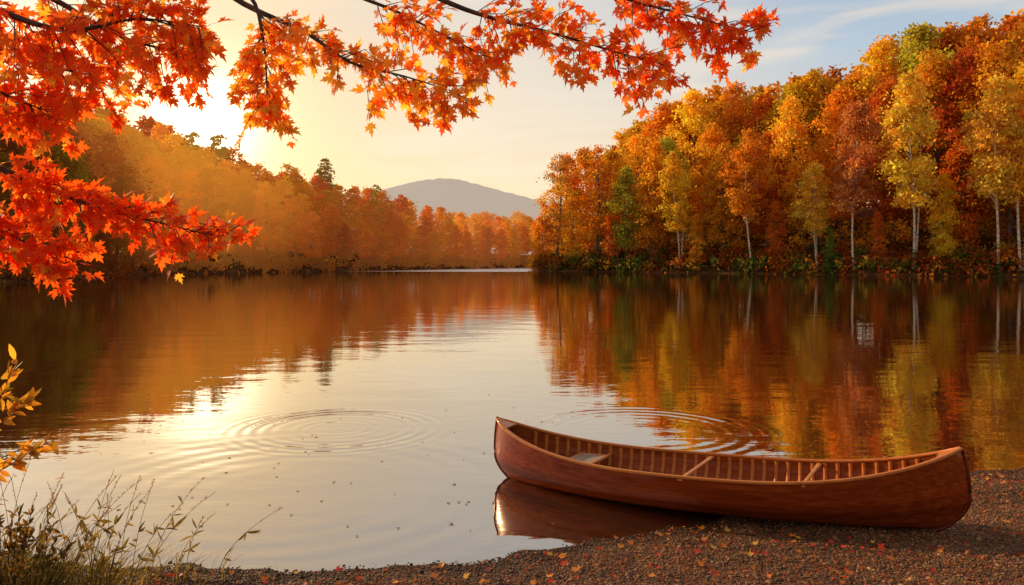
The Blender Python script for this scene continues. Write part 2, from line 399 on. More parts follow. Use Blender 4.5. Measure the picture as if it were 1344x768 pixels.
PAL={'golden':(.90,.53,.04),'yellow':(.92,.62,.07),'orange':(.86,.34,.03),'tan orange':(.78,.39,.07),'red orange':(.80,.22,.028),
     'red':(.64,.12,.028),'yellow green':(.60,.50,.055),'green':(.20,.23,.04),'dusty red':(.72,.24,.08),'amber':(.88,.43,.035)}
WORD={'birch':('birch_tree','slim pale trunked birch','tree'),'maple':('broadleaf_tree','broad crowned tree','tree'),
      'open':('broadleaf_tree','open dark limbed tree','tree'),'young':('young_tree','low bushy young tree','tree'),'conifer':('pine_tree','pine','tree')}
ORD='first second third fourth fifth sixth seventh eighth ninth tenth eleventh twelfth thirteenth fourteenth fifteenth sixteenth seventeenth eighteenth nineteenth twentieth twenty-first twenty-second twenty-third twenty-fourth twenty-fifth twenty-sixth twenty-seventh twenty-eighth twenty-ninth thirtieth thirty-first thirty-second thirty-third thirty-fourth thirty-fifth'.split()
cnt={}
def plant_tree(kind,x,y,h,colour,label,group,wide=1.0,mist_painted=False,dark=1.0):
    i=cnt.get(kind,0); cnt[kind]=i+1; T=TEMPL[kind][i%len(TEMPL[kind])]
    s=h/20.
    root=empty(WORD[kind][0],(x,y,gz(x,y)-.15),(0,0,rng.uniform(0,2*PI) if kind!='birch' else rng.uniform(-.6,.6)),(s*wide,s*wide,s))
    tag(root,label,'tree',group)
    link('trunk',T['trunk'],None,root)
    c=link('crown',T['crown'],None,root); k=rng.uniform(.82,1.05)*dark; rgb=PAL[colour]
    c.color=(rgb[0]*k,rgb[1]*k*rng.uniform(.88,1.12),rgb[2]*k,1)
    if mist_painted:
        c.material_slots[0].link='OBJECT'; c.material_slots[0].material=M_FOL_MISTPAINT
    return root
def shore_pt(poly,px,d):
    k=(px-CX)/F_PX; n=len(poly)-1
    for i,((x0,y0),(x1,y1)) in enumerate(zip(poly[:-1],poly[1:])):
        den=(x1-x0)-k*(y1-y0)
        if abs(den)<1e-9: continue
        s=(k*y0-x0)/den
        if (-1e-6 if i else -.2)<=s<=(1+1e-6 if i<n-1 else 2):
            y=y0+s*(y1-y0)+d; return k*y,y
    return None
RP=[(690,222),(715,200),(740,186),(800,172),(850,148),(900,122),(950,115),(1000,108),(1050,90),(1100,85),(1150,68),(1200,38),(1300,20),(1450,8)]
LP=[(-120,115),(0,120),(100,132),(180,150),(290,190),(400,226),(490,250),(600,275),(690,286),(800,288)]
def top_h(prof_,px,y,k,z): 
    yy=np.interp(px,[p[0] for p in prof_],[p[1] for p in prof_]); return max(5.,(CAMZ+(HY-yy)/F_PX*y)*k-z)

front=[(702,'young','amber',8,2),(714,'young','orange',11,3),(730,'open','tan orange',18.5,4),(752,'maple','golden',12,3),(779,'open','orange',19,4),(803,'young','red orange',8,2),(826,'maple','yellow green',15,4),
 (857,'maple','orange',18,5),(889,'birch','golden',17,2),(914,'young','amber',8,2),(945,'maple','amber',17,5),(984,'birch','orange',19,1.5),(1020,'young','red orange',9,3),
 (1068,'birch','yellow',14,1.5),(1088,'young','green',5.5,1.5),(1120,'birch','dusty red',21,1.5),(1152,'young','red orange',7,2.5),(1194,'birch','yellow',23.5,1.5),(1236,'young','golden',11,3),
 (1263,'maple','red orange',15,6),(1302,'birch','yellow',22,1.5),(1336,'birch','golden',23,1.5),(1385,'maple','orange',19,4),(1440,'maple','golden',18,4)]
for i,(px,kd,colr,h,d) in enumerate(front):
    x,y=shore_pt(RIGHT,px,d)
    plant_tree(kd,x,y,h,colr,f'{colr} {WORD[kd][1]}, {ORD[i]} from the lake point on the right waterline','trees along the right waterline',1.0 if kd!='young' else .95)
second=[(742,'maple','orange'),(795,'maple','golden'),(842,'open','amber'),(878,'maple','yellow green'),(926,'maple','orange'),(968,'open','golden'),(1010,'maple','red orange'),(1048,'maple','golden'),(1096,'maple','orange'),(1150,'birch','amber'),(1172,'maple','red orange'),(1222,'maple','amber'),(1275,'maple','red'),(1325,'maple','orange'),(1375,'maple','red orange')]
for i,(px,kd,colr) in enumerate(second):
    x,y=shore_pt(RIGHT,px,rng.uniform(8,12)); z=gz(x,y)
    plant_tree(kd,x,y,top_h(RP,px,y,rng.uniform(.72,.9),z),colr,f'{colr} {WORD[kd][1]}, {ORD[i]} from the lake point in the right second row','second row trees on the right hill')
third=[(770,'maple','orange'),(815,'open','amber'),(862,'maple','orange'),(905,'maple','golden'),(950,'maple','orange'),(995,'maple','red orange'),(1040,'maple','golden'),(1080,'maple','amber'),(1125,'maple','orange'),(1165,'maple','golden'),(1212,'maple','yellow green'),(1255,'maple','red orange'),(1298,'maple','orange'),(1340,'maple','golden'),(1390,'maple','orange')]
for i,(px,kd,colr) in enumerate(third):
    x,y=shore_pt(RIGHT,px,rng.uniform(20,24)); z=gz(x,y)
    plant_tree(kd,x,y,top_h(RP,px,y,rng.uniform(.92,1.04),z),colr,f'{colr} {WORD[kd][1]}, {ORD[i]} from the lake point on the right skyline','skyline trees on the right hill',1.05)
# left bank, front row
px=-70; i=0; lc=['red orange','red orange','orange','amber','red','orange','red orange','red orange','golden','orange']
while px<690 and i<33:
    p=shore_pt(LEFT,px,rng.uniform(2.5,5.5))
    if p:
        x,y=p; z=gz(x,y); kd=str(rng.choice(['maple','maple','open','young'],p=[.40,.25,.10,.25])); colr=lc[rng.integers(0,len(lc))]
        h=top_h(LP,px,y,rng.uniform(.50,.80)*(.75 if kd=='young' else 1),z)
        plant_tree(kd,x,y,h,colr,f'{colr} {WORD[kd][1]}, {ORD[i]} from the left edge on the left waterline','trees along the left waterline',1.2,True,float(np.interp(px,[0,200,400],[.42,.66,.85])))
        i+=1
    px+=rng.uniform(19,27)
for px,top,d,wd,txt in ((425,205,24,1.15,'tall dark pine standing above the left treeline midway to the mountain'),(287,172,24,.95,'pine crown poking above the left ridge just below the sun'),(491,240,22,1.0,'small pine breaking the left treeline beside the mountain'),(251,168,26,.9,'slim pine on the left ridge under the sun glow')):
    x,y=shore_pt(LEFT,px,d); z=gz(x,y); h=CAMZ+(HY-top)/F_PX*y-z
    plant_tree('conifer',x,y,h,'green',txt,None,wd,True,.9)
# the woods behind: one mass each
def wood(name,spots,label,leaves_per,mat):
    VV=[];CC=[]
    for (x,y,h,kd,colr,wide,dk) in spots:
        T=TEMPL[kd][rng.integers(0,len(TEMPL[kd]))]; n=len(T['V'])//4
        pick=rng.choice(n,min(n,leaves_per),replace=False)
        V=T['V'].reshape(-1,4,3)[pick].copy(); c=T['c'].reshape(-1,4,3)[pick]
        ctr=V.mean(1,keepdims=True); V=ctr+(V-ctr)*1.6
        a=rng.uniform(0,2*PI); s=h/20.; ca,sa=math.cos(a),math.sin(a)
        W=np.stack([(V[...,0]*ca-V[...,1]*sa)*s*wide+x,(V[...,0]*sa+V[...,1]*ca)*s*wide+y,V[...,2]*s+gz(x,y)-.2],-1)
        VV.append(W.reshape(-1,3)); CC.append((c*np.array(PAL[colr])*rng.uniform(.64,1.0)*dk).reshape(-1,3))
    V=np.concatenate(VV); o=link(name,npmesh(name,V,np.arange(len(V)).reshape(-1,4),np.concatenate(CC)),mat)
    tag(o,label,'woods',None,'stuff'); return o
sp=[]
for d in (30,42):
    for px in np.arange(735,1480,26):
        px2=px+rng.uniform(-8,8); p=shore_pt(RIGHT,px2,d+rng.uniform(-3,3))
        if p:
            x,y=p
            if shore_dist([x],[y])[0]<2: continue
            sp.append((x,y,top_h(RP,px2,y,rng.uniform(.9,1.0),gz(x,y)),'maple',['orange','red orange','amber','golden','tan orange','orange'][rng.integers(0,6)],1.05,1.))
wood('hillside_wood',sp,'autumn wood massed on the right hill behind the shore trees',2600,M_FOL)
sp=[]
for d in (11,18,27,36):
    for px in np.arange(-110,800,24):
        px2=px+rng.uniform(-9,9); p=shore_pt(LEFT,px2,d+rng.uniform(-3,3))
        if p:
            x,y=p
            if shore_dist([x],[y])[0]<2: continue
            k=rng.uniform(.74,.9) if d<16 else rng.uniform(.88,1.03)
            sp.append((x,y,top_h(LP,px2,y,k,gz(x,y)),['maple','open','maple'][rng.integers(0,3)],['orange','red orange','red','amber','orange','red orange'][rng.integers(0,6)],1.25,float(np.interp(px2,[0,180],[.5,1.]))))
wood('ridge_wood',sp,'haze-painted orange wood massed on the left ridge behind the shore trees',2600,M_FOL_MISTPAINT)
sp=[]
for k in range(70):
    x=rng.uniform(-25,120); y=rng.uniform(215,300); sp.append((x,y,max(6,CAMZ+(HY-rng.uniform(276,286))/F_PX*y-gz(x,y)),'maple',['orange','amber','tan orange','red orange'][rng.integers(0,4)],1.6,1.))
wood('far_wood',sp,'distant haze-painted wood closing the far end of the lake',1300,M_FOL_MISTPAINT)
# undergrowth along the banks
def undergrowth(specs,label,mat):
    C=[];rad=[];tint=[]
    for poly,n,hmax,cols,dim,d0,d1 in specs:
        P=np.array(poly,float)
        seg=np.linalg.norm(np.diff(P,axis=0),axis=1); cum=np.concatenate([[0],np.cumsum(seg)])
        for k in range(n):
            s=rng.uniform(0,cum[-1]); x=np.interp(s,cum,P[:,0]); y=np.interp(s,cum,P[:,1])
            d=abs(rng.normal(0,1))*3+.2 if hmax<3 else rng.uniform(d0,d1)
            if poly is RIGHT: x+=.634*d; y+=.774*d
            else: x-=.85*d; y+=.5*d
            if shore_dist([x],[y])[0]<.15: continue
            C.append((x,y,gz(x,y)+rng.uniform(.1,hmax))); rad.append(rng.uniform(.6,1.4))
            tint.append(np.array(PAL[cols[rng.integers(0,len(cols))]])*dim)
    VV=[];CC=[]
    for c,r,tn in zip(C,rad,tint):
        V,cc=crown_mesh('u',[c],[r],70,.34,.7); VV.append(V); CC.append(cc*tn)
    V=np.concatenate(VV)
    tag(link('undergrowth',npmesh('undergrowth',V,np.arange(len(V)).reshape(-1,4),np.concatenate(CC)),mat),label,'undergrowth',None,'stuff')
undergrowth([(RIGHT,700,1.8,['green','green','red','red','red orange','tan orange','green'],.55,0,0),(RIGHT,460,5.0,['orange','amber','red orange','golden','tan orange'],.8,4,14),(RIGHT,420,7.5,['orange','red orange','amber'],.7,15,30)],'low dark green and red shrubs lining the right bank',M_FOL)
undergrowth([(LEFT,480,1.5,['red orange','red','orange','red'],.40,0,0),(LEFT,420,4.5,['orange','red orange','red orange','amber'],.62,4,14)],'low rust red shrubs lining the left bank',M_FOL_MISTPAINT)

# ------------------------------------------------------------------ canoe
def wood_mat(name,c1,c2,c3,planks=0,rough=.28,coat=.6,scale=1.0):
    m,t,out=newmat(name)
    tc=nd(t,'ShaderNodeTexCoord')
    mp=nd(t,'ShaderNodeMapping',{0:tc.outputs['Object'],3:(.45*scale,16*scale,16*scale)})
    n=nd(t,'ShaderNodeTexNoise',{'Vector':mp.outputs[0],'Scale':2.4,'Detail':6.,'Roughness':.55,'Distortion':.15})
    c=ramp(t,n.outputs[0],[(.25,c1),(.5,c2),(.78,c3)])
    hgt=n.outputs[0]
    if planks:
        uv=nd(t,'ShaderNodeSeparateXYZ',{0:tc.outputs['UV']})
        q=mth(t,'MULTIPLY',uv.outputs[1],planks); fl=mth(t,'FLOOR',q); fr_=mth(t,'FRACT',q)
        wn=nd(t,'ShaderNodeTexWhiteNoise',{'W':fl},noise_dimensions='1D').outputs[0]
        v=mth(t,'MULTIPLY_ADD',wn,.5,.74)
        edge=mth(t,'MINIMUM',fr_,mth(t,'SUBTRACT',1.,fr_)); ln=mrange(t,edge,.01,.05,.62,1.)
        v=mth(t,'MULTIPLY',v,ln)
        c=mixc(t,1.0,c,nd(t,'ShaderNodeCombineColor',{0:v,1:v,2:v}).outputs[0],'MULTIPLY')
        hgt=mth(t,'ADD',mth(t,'MULTIPLY',hgt,.2),mth(t,'MULTIPLY',ln,.5))
    p=nd(t,'ShaderNodeBsdfPrincipled',{'Base Color':c,'Roughness':rough,'Coat Weight':coat,'Coat Roughness':.05,'Coat Tint':(1,.75,.5,1),'Specular IOR Level':.2,'Specular Tint':(1,.42,.2,1)})
    b=nd(t,'ShaderNodeBump',{'Height':hgt,'Strength':.08,'Distance':.002}); t.links.new(b.outputs[0],p.inputs['Normal'])
    t.links.new(p.outputs[0],out.inputs[0]); return m
M_HULL=wood_mat('varnished_cedar',(.125,.016,.003),(.21,.033,.006),(.31,.060,.011),9,.20,.32)
M_INNER=wood_mat('cedar_lining',(.15,.026,.006),(.25,.050,.010),(.34,.082,.018),13,.4,.15)
M_RIB=wood_mat('rib_wood',(.34,.09,.018),(.47,.14,.028),(.56,.19,.04),0,.4,.15)
M_TRIM=wood_mat('gunwale_wood',(.36,.10,.020),(.50,.16,.034),(.60,.22,.05),0,.28,.3)
M_PALE=wood_mat('honey_trim',(.42,.14,.03),(.58,.21,.05),(.68,.29,.08),0,.3,.25)
M_DARKTRIM=wood_mat('stem_wood',(.06,.009,.004),(.11,.018,.006),(.16,.03,.010),0,.3,.3)
m,t,out=newmat('woven_cane')
tc=nd(t,'ShaderNodeTexCoord').outputs['Object']
br=nd(t,'ShaderNodeTexChecker',{'Vector':tc,'Scale':90.,'Color1':(.36,.24,.16,1),'Color2':(.17,.10,.06,1)})
p=nd(t,'ShaderNodeBsdfPrincipled',{'Base Color':br.outputs[0],'Roughness':.6}); t.links.new(p.outputs[0],out.inputs[0]); M_CANE=m
CL=3.80; CB=.45
def stem_e(tt): return .90+.10*(1-(1-tt/.45)**2) if tt<.45 else 1-.018*((tt-.45)/.55)**2
def cb(u): return CB*max(0.,1-abs(u)**2.2)**.72
def czs(u): return .325+(.275 if u>0 else .265)*abs(u)**3.0
def czk(u): return .03*abs(u)**2.5
def cpt(u,th,oy=0.,oz=0.):
    a=abs(u); s=abs(math.sin(th)); c=math.cos(th); b=cb(u); sg=1 if th>=0 else -1
    y=b*s**(.60+.75*a**3); tt=1-c; z=czk(u)+(czs(u)-czk(u))*tt
    x=CL/2*u*(1-a**6*(1-stem_e(tt)))
    y=max(y-oy*s,0.); z+=oz*c
    return (x,sg*y,z)
def skin(name,us,ths,oy,oz,mat,parent):
    V=[cpt(u,th,oy,oz) for u in us for th in ths]; n=len(ths)
    F=[(i*n+j,i*n+j+1,(i+1)*n+j+1,(i+1)*n+j) for i in range(len(us)-1) for j in range(n-1)]
    me=npmesh(name,V,F,None,True)
    uv=me.uv_layers.new(name='UVMap'); vi=np.zeros(len(me.loops),dtype=np.int32); me.loops.foreach_get('vertex_index',vi)
    U=np.array([(u*.5+.5,(abs(th)/(PI/2))**1.0) for u in us for th in ths],dtype=np.float32)
    uv.data.foreach_set('uv',U[vi].ravel())
    return link(name,me,mat,parent)
canoe=empty('canoe',(1.50,6.40,.012),(R(-1.0),R(-2.4),R(-29.9)))
tag(canoe,'varnished reddish cedar canoe drawn up with its stern on the gravel shore','canoe')
us=np.concatenate([-1+.1*(np.linspace(0,1,12)**1.6),np.linspace(-.88,.88,50),1-.1*(np.linspace(1,0,12)**1.6)])
ths=np.linspace(-PI/2,PI/2,41)
skin('hull',us,ths,0,0,M_HULL,canoe)
skin('lining',np.linspace(-.965,.965,70),ths,.013,.045,M_INNER,canoe)
for x in np.arange(-1.58,1.59,.096):
    u=x/(CL/2); w=.015/(CL/2); g=Geo(); T2=np.linspace(-PI/2*.985,PI/2*.985,27)
    A=[cpt(u-w,th,.013,.045) for th in T2]; B=[cpt(u-w,th,.021,.053) for th in T2]
    C2=[cpt(u+w,th,.021,.053) for th in T2]; D=[cpt(u+w,th,.013,.045) for th in T2]; n=len(T2)
    F=[]
    for k in range(3):
        for j in range(n-1): F.append((k*n+j,k*n+j+1,(k+1)*n+j+1,(k+1)*n+j))
    g.add(A+B+C2+D,F); link('rib',g.mesh('rib',False),M_RIB,canoe)
for sg in (1,-1):
    uu=np.concatenate([-1+.1*(np.linspace(0,1,10)**1.6),np.linspace(-.89,.89,60),1-.1*(np.linspace(1,0,10)**1.6)])
    g=Geo(); g.rect([(CL/2*u*(1-abs(u)**6*.018),sg*(cb(u)-.004),czs(u)+.006) for u in uu],.030,.022)
    link('gunwale',g.mesh('gunwale',False),M_TRIM,canoe)
for sg in (1,-1):   # stem strips and little end decks
    g=Geo(); pts=[]
    for th in np.linspace(.0,PI/2,22): p=cpt(sg*1.0,th); pts.append((p[0]+sg*.004,0,p[2]))
    pts=[(cpt(sg*.93,0)[0],0,cpt(sg*.93,0)[2]-.004)]+pts+[(pts[-1][0]-sg*.002,0,pts[-1][2]+.02)]
    g.tube(pts,.0135,8); link('stem',g.mesh('stem'),M_DARKTRIM,canoe)
    us2=np.linspace(.91,.985,10); V=[];F=[]
    for u in us2:
        b=max(cb(u)-.012,.002); x=CL/2*sg*u*(1-u**6*.018); z=czs(sg*u)+.010
        V+=[(x,-b,z),(x,0,z+.006),(x,b,z),(x,-b,z-.014),(x,0,z-.014),(x,b,z-.014)]
    for i in range(9):
        a=i*6; b_=a+6
        F+=[(a,a+1,b_+1,b_),(a+1,a+2,b_+2,b_+1),(a+3,a+4,b_+4,b_+3),(a+4,a+5,b_+5,b_+4)]
    F+=[(0,1,4,3),(1,2,5,4)]
    g=Geo(); g.add(V,F); link('deck',g.mesh('deck',False),M_TRIM,canoe)
def crossbar(name,u,w,hh,drop,parent,tap=True,mat=None):
    b=cb(u)*(1 if drop<.05 else .965); x=CL/2*u; z=czs(u)-drop; ys=np.linspace(-b,b,13); g=Geo()
    wid=[w*(.75+.5*abs(y/b)**2) if tap else w for y in ys]
    g.rect([(x,y,z) for y in ys],wid,hh); return link(name,g.mesh(name,False),mat or M_PALE,parent)
for u in (.0,.46): crossbar('thwart',u,.036,.016,.014,canoe)
for u0,u1 in ((-.60,-.47),):
    x0,x1=CL/2*u0,CL/2*u1; z=czs(.5*(u0+u1))-.085
    gg=Geo(); 
    for u in (u0,u1):
        b=cb(u)*.955; gg.rect([(CL/2*u,y,z) for y in np.linspace(-b,b,7)],.028,.022)
    bb=min(cb(u0),cb(u1))*.72
    for y in (-bb,bb): gg.rect([(x,y,z) for x in np.linspace(x0+.018,x1-.018,5)],.028,.020)
    s=link('seat',gg.mesh('seat',False),M_PALE,canoe)
    c=Geo(); c.add([(x0+.014,-bb+.014,z+.006),(x1-.014,-bb+.014,z+.006),(x1-.014,bb-.014,z+.006),(x0+.014,bb-.014,z+.006)],[(0,1,2,3)])
    link('seat_panel',c.mesh('seat_panel',False),M_CANE,s)

# ------------------------------------------------------------------ overhanging maple
maple=empty('maple_tree',(-4.4,3.3,bz(-4.4,3.3)))
tag(maple,'red leaved maple whose branches hang over the water across the top left','tree')
MO=np.array(maple.location)
g=Geo(); tp=[(-4.4,3.3,.1),(-4.35,3.32,1.2),(-4.3,3.35,2.4),(-4.2,3.4,3.6),(-4.15,3.4,5.0),(-4.2,3.5,6.5)]
q=bez(tp,20); g.tube([np.array(p)-MO for p in q],np.linspace(.24,.10,len(q)),12)
link('trunk',g.mesh('trunk'),M_TWIG,maple)
J=lambda z:(-4.25,3.37,z)
RED=np.array((.78,.075,.012)); ORG=np.array((.93,.35,.03)); YEL=np.array((.95,.60,.07))
def branch(path,visible_from,n_tw,mix,r0=.03,twl=(.12,.40),lsz=(.048,.090),dens=9,sun_gold=.0):
    q=bez(path,28); m_=len(q); g=Geo()
    P=[np.array(p)-MO for p in q]
    g.tube(P,r0*(np.linspace(1,.0,m_)**1.25)+.0026,7)
    lp=[];ld=[];ln=[];ls=[];lc_=[]
    i0=int(m_*visible_from)
    for k in range(n_tw):
        f=i0+(m_-1-i0)*((k+rng.random())/n_tw); i=int(min(f,m_-2)); a=P[i]+(P[i+1]-P[i])*(f-i)
        T=P[i+1]-P[i]; T/=np.linalg.norm(T)
        dr=rng.normal(size=3); dr-=T*dr.dot(T); dr/=np.linalg.norm(dr); dr=dr*.9+T*rng.uniform(.3,1.0)+np.array([0,0,-.2]); dr/=np.linalg.norm(dr)
        L=rng.uniform(*twl)*(1-.35*(f/m_)); b=a+dr*L*.55+rng.normal(size=3)*.015; c=a+dr*L+np.array([0,0,-.18*L])
        g.tube([a,b,c],[.0034,.0022,.0012],4)
        tw=rng.random()
        for w in range(dens):
            s=rng.uniform(.2,1.05); base=a+(b-a)*min(1,s*2) if s<.5 else b+(c-b)*(s-.5)*2
            out_=dr*rng.uniform(.2,1)+rng.normal(size=3)*.55+np.array([0,0,-.35]); out_/=np.linalg.norm(out_)
            pe=base+out_*rng.uniform(.015,.04)
            g.tube([base,pe],[.0010,.0008],3)
            lp.append(pe); ld.append(out_); nn=rng.normal(size=3)*.65+np.array([0,-.55,.55]); ln.append(nn); ls.append(rng.uniform(*lsz))
            u=min(1,(.55*tw+.55*rng.random())); cc=RED*(1-u*mix)+ORG*u*mix
            if rng.random()<mix*.3+sun_gold: cc=cc*.4+YEL*.6  # more yellow near the sun: its glow is put into the leaf colour
            lc_.append(cc*rng.uniform(.7,1.05))
    o=link('branch',g.mesh('branch'),M_TWIG,maple)
    V,Fc,Cc=leaves(lp,ld,ln,ls,lc_)
    link('leaves',npmesh('leaves',V,Fc,np.minimum(Cc,.97)),M_LEAF,o)
A=lambda *p:[tuple(at(*q)) for q in p]
branch([J(3.7)]+A((-150,-70,3.9),(40,-15,3.9),(140,40,4.0),(205,62,4.05),(250,66,4.1)),.35,46,.6,.026,dens=10,sun_gold=.12)
branch([J(3.2)]+A((-150,40,3.7),(-50,95,3.8),(20,130,3.85),(75,150,3.9)),.45,26,.4,.020,dens=10)
branch([J(3.4)]+A((-150,0,3.8),(-40,55,3.9),(50,85,3.95),(130,100,4.0)),.42,32,.55,.020,dens=10,sun_gold=.1)
branch([J(3.6)]+A((-150,-40,3.5),(0,15,3.5),(90,40,3.55),(180,25,3.6),(265,35,3.6)),.35,46,.45,.024,dens=10)
branch([J(4.3)]+A((-50,-170,4.4),(200,-70,4.4),(320,5,4.4),(400,42,4.4),(460,82,4.4),(530,100,4.35),(600,122,4.3)),.48,50,.95,.028,sun_gold=.18)
branch([J(4.2)]+A((0,-170,4.2),(240,-80,4.2),(325,-10,4.2),(345,50,4.2),(350,105,4.2),(350,135,4.2)),.55,32,1.0,.022,sun_gold=.35)
branch([J(4.6)]+A((100,-190,4.6),(420,-80,4.6),(570,-5,4.6),(640,22,4.55),(720,42,4.5),(800,66,4.45),(870,85,4.4)),.55,50,.6,.028)
branch([J(4.8)]+A((200,-210,4.9),(560,-110,4.9),(720,-40,4.8),(810,-5,4.7),(900,20,4.6),(985,42,4.5)),.6,44,.35,.028)
branch([J(4.4)]+A((50,-200,4.7),(330,-90,4.7),(450,-15,4.7),(520,15,4.7),(590,50,4.7),(640,75,4.7)),.58,40,.85,.025,sun_gold=.1)
branch([J(2.9)]+A((-160,160,3.6),(-40,205,3.7),(40,238,3.75),(120,270,3.8),(200,290,3.85),(290,312,3.9)),.38,56,.3,.022,(.10,.30))
branch([J(2.6)]+A((-160,240,3.5),(-50,280,3.55),(20,312,3.6),(90,338,3.6)),.45,28,.25,.016,(.08,.24))

# ------------------------------------------------------------------ shore plants at the left
def grass_tuft(name,x,y,n,h,spread,label,cols,seeds=0,cat='grass',lean=0.,wd=(.0015,.0040)):
    z=bz(x,y); root=empty(name,(x,y,z)); tag(root,label,cat)
    V=[];F=[];C=[]
    for k in range(n):
        a=rng.uniform(0,2*PI); b0=np.array([math.cos(a),math.sin(a),0])*rng.uniform(0,spread*.7)
        dr=np.array([math.cos(a)+lean,math.sin(a)*.6,0])*rng.uniform(.05,spread); H=h*rng.uniform(.35,1.05); w=rng.uniform(*wd)
        side=np.array([-math.sin(a),math.cos(a),0]); side=side*.5+np.array([.6,0,0]); c=np.array(cols[rng.integers(0,len(cols))])*rng.uniform(.7,1.2); i0=len(V)
        for s in np.linspace(0,1,8):
            p=b0+dr*s**2*1.4+np.array([0,0,H*(s-.28*s**3.2)]); ww=w*(1-s**1.7)+.0006
            V+=[p-side*ww,p+side*ww]; C+=[c,c]
        for j in range(7): F.append((i0+2*j,i0+2*j+1,i0+2*j+3,i0+2*j+2))
    link('blades',npmesh('blades',V,F,np.array(C)),M_GRASS,root)
    for k in range(seeds):
        a=rng.uniform(-.6,1.2); dr=np.array([math.cos(a)*(1 if rng.random()<.75 else -.6),math.sin(a)*.5,0])*rng.uniform(.08,.46); H=h*rng.uniform(.95,1.4)
        o0=np.array([rng.uniform(-.6,.6),rng.uniform(-.4,.4),0])*spread
        pts=[o0+dr*s**1.8+np.array([0,0,H*(s-.08*s**3)]) for s in np.linspace(0,1,9)]
        g=Geo(); g.tube(pts,np.linspace(.0022,.0010,9),5); st=link('stalk',g.mesh('stalk'),M_TWIG,root)
        lp=[];ld=[];ln=[];ls=[];lc=[]
        for q in range(22):
            s=rng.uniform(.78,1.0); i=s*8; i1=int(min(i,7)); p=pts[i1]+(pts[i1+1]-pts[i1])*(i-i1)
            d=rng.normal(size=3)*.5+np.array([0,0,.9]); lp.append(p); ld.append(d); ln.append(rng.normal(size=3)); ls.append(rng.uniform(.011,.02)); lc.append(np.array((.42,.21,.06))*rng.uniform(.6,1.2))
        for q in range(8):
            s=rng.uniform(.2,.76); i=s*8; i1=int(i); p=pts[i1]; d=rng.normal(size=3)*.7+np.array([.4,0,.45]); lp.append(p); ld.append(d); ln.append(rng.normal(size=3)); ls.append(rng.uniform(.05,.10)); lc.append(np.array((.32,.20,.04))*rng.uniform(.5,1.1))
        V2,F2,C2=leaves(lp,ld,ln,ls,lc,ET*np.array([.65,1,1]),EF); link('seed_head',npmesh('seed_head',V2,F2,C2),M_GRASS,st)
GC=[(.19,.14,.034),(.28,.185,.042),(.40,.25,.06),(.09,.075,.02)]
grass_tuft('grass_tuft',-2.72,4.62,300,.56,.40,'dense olive brown grass tuft in the bottom left corner of the shore',GC,11,lean=.3)
grass_tuft('grass_tuft',-2.40,4.78,220,.52,.42,'tall seeded grass tuft leaning over the water beside the corner tuft',GC,14,lean=.5)
grass_tuft('grass_tuft',-2.02,4.92,46,.32,.36,'thin sparse grass tuft nearest the canoe, arching right over the water',GC,3,lean=.8)
grass_tuft('grass_tuft',-3.0,4.90,200,.54,.36,'grass tuft at the left edge behind the corner tuft',GC,9,lean=.2)
def leafy(name,x,y,stems,label,cols,lsz,cat):
    z=bz(x,y); root=empty(name,(x,y,z)); tag(root,label,cat); o=np.array((x,y,z))
    for path,nl in stems:
        q=bez(path,14); P=[np.array(p)-o for p in q]; g=Geo(); g.tube(P,np.linspace(.006,.0015,len(P)),5)
        lp=[];ld=[];ln=[];ls=[];lc=[]
        for k in range(nl):
            s=rng.uniform(.3,1)**.6*(len(P)-1.01); i=int(s); p=P[i]+(P[i+1]-P[i])*(s-i)
            d=rng.normal(size=3)*.7+(P[i+1]-P[i])/np.linalg.norm(P[i+1]-P[i])*.6+np.array([0,0,-.1]); lp.append(p); ld.append(d); ln.append(rng.normal(size=3)*.5+np.array([0,-.6,.5])); ls.append(rng.uniform(*lsz)); lc.append(np.array(cols[rng.integers(0,len(cols))])*rng.uniform(.7,1.15))
        s_=link('stem',g.mesh('stem'),M_TWIG,root)
        V2,F2,C2=leaves(lp,ld,ln,ls,lc,ET*np.array([1.2,1,1]),EF); link('leaves',npmesh('leaves',V2,F2,C2),M_LEAF,s_)
YC=[(.66,.30,.03),(.56,.22,.02),(.46,.25,.03)]
leafy('sapling',-3.25,4.7,[([(-3.25,4.7,.05)]+A((-40,600,4.6),(-2,530,4.6),(20,472,4.6)),26),([(-3.25,4.7,.05)]+A((-30,600,4.55),(10,548,4.5),(45,518,4.5)),28),([(-3.25,4.7,.05)]+A((-30,650,4.5),(20,606,4.45),(76,574,4.4)),30),([(-3.25,4.7,.05)]+A((-40,640,4.5),(15,595,4.5),(50,588,4.5)),22)],
      'slender sapling with yellow leaves reaching in at the left edge',YC,(.06,.105),'plant')
BC=[(.12,.07,.017),(.18,.088,.02),(.26,.13,.028),(.08,.062,.02)]
st=[]
for k in range(26):
    a=rng.uniform(0,2*PI); r=rng.uniform(.1,.40); st.append(([(-2.88,4.5,.05),(-2.88+.5*r*math.cos(a),4.5+.5*r*math.sin(a),.2),(-2.88+r*math.cos(a),4.5+r*math.sin(a),rng.uniform(.25,.55))],26))
leafy('shrub',-2.88,4.5,st,'dark brown leafy shrub low in the bottom left corner',BC,(.03,.055),'shrub')

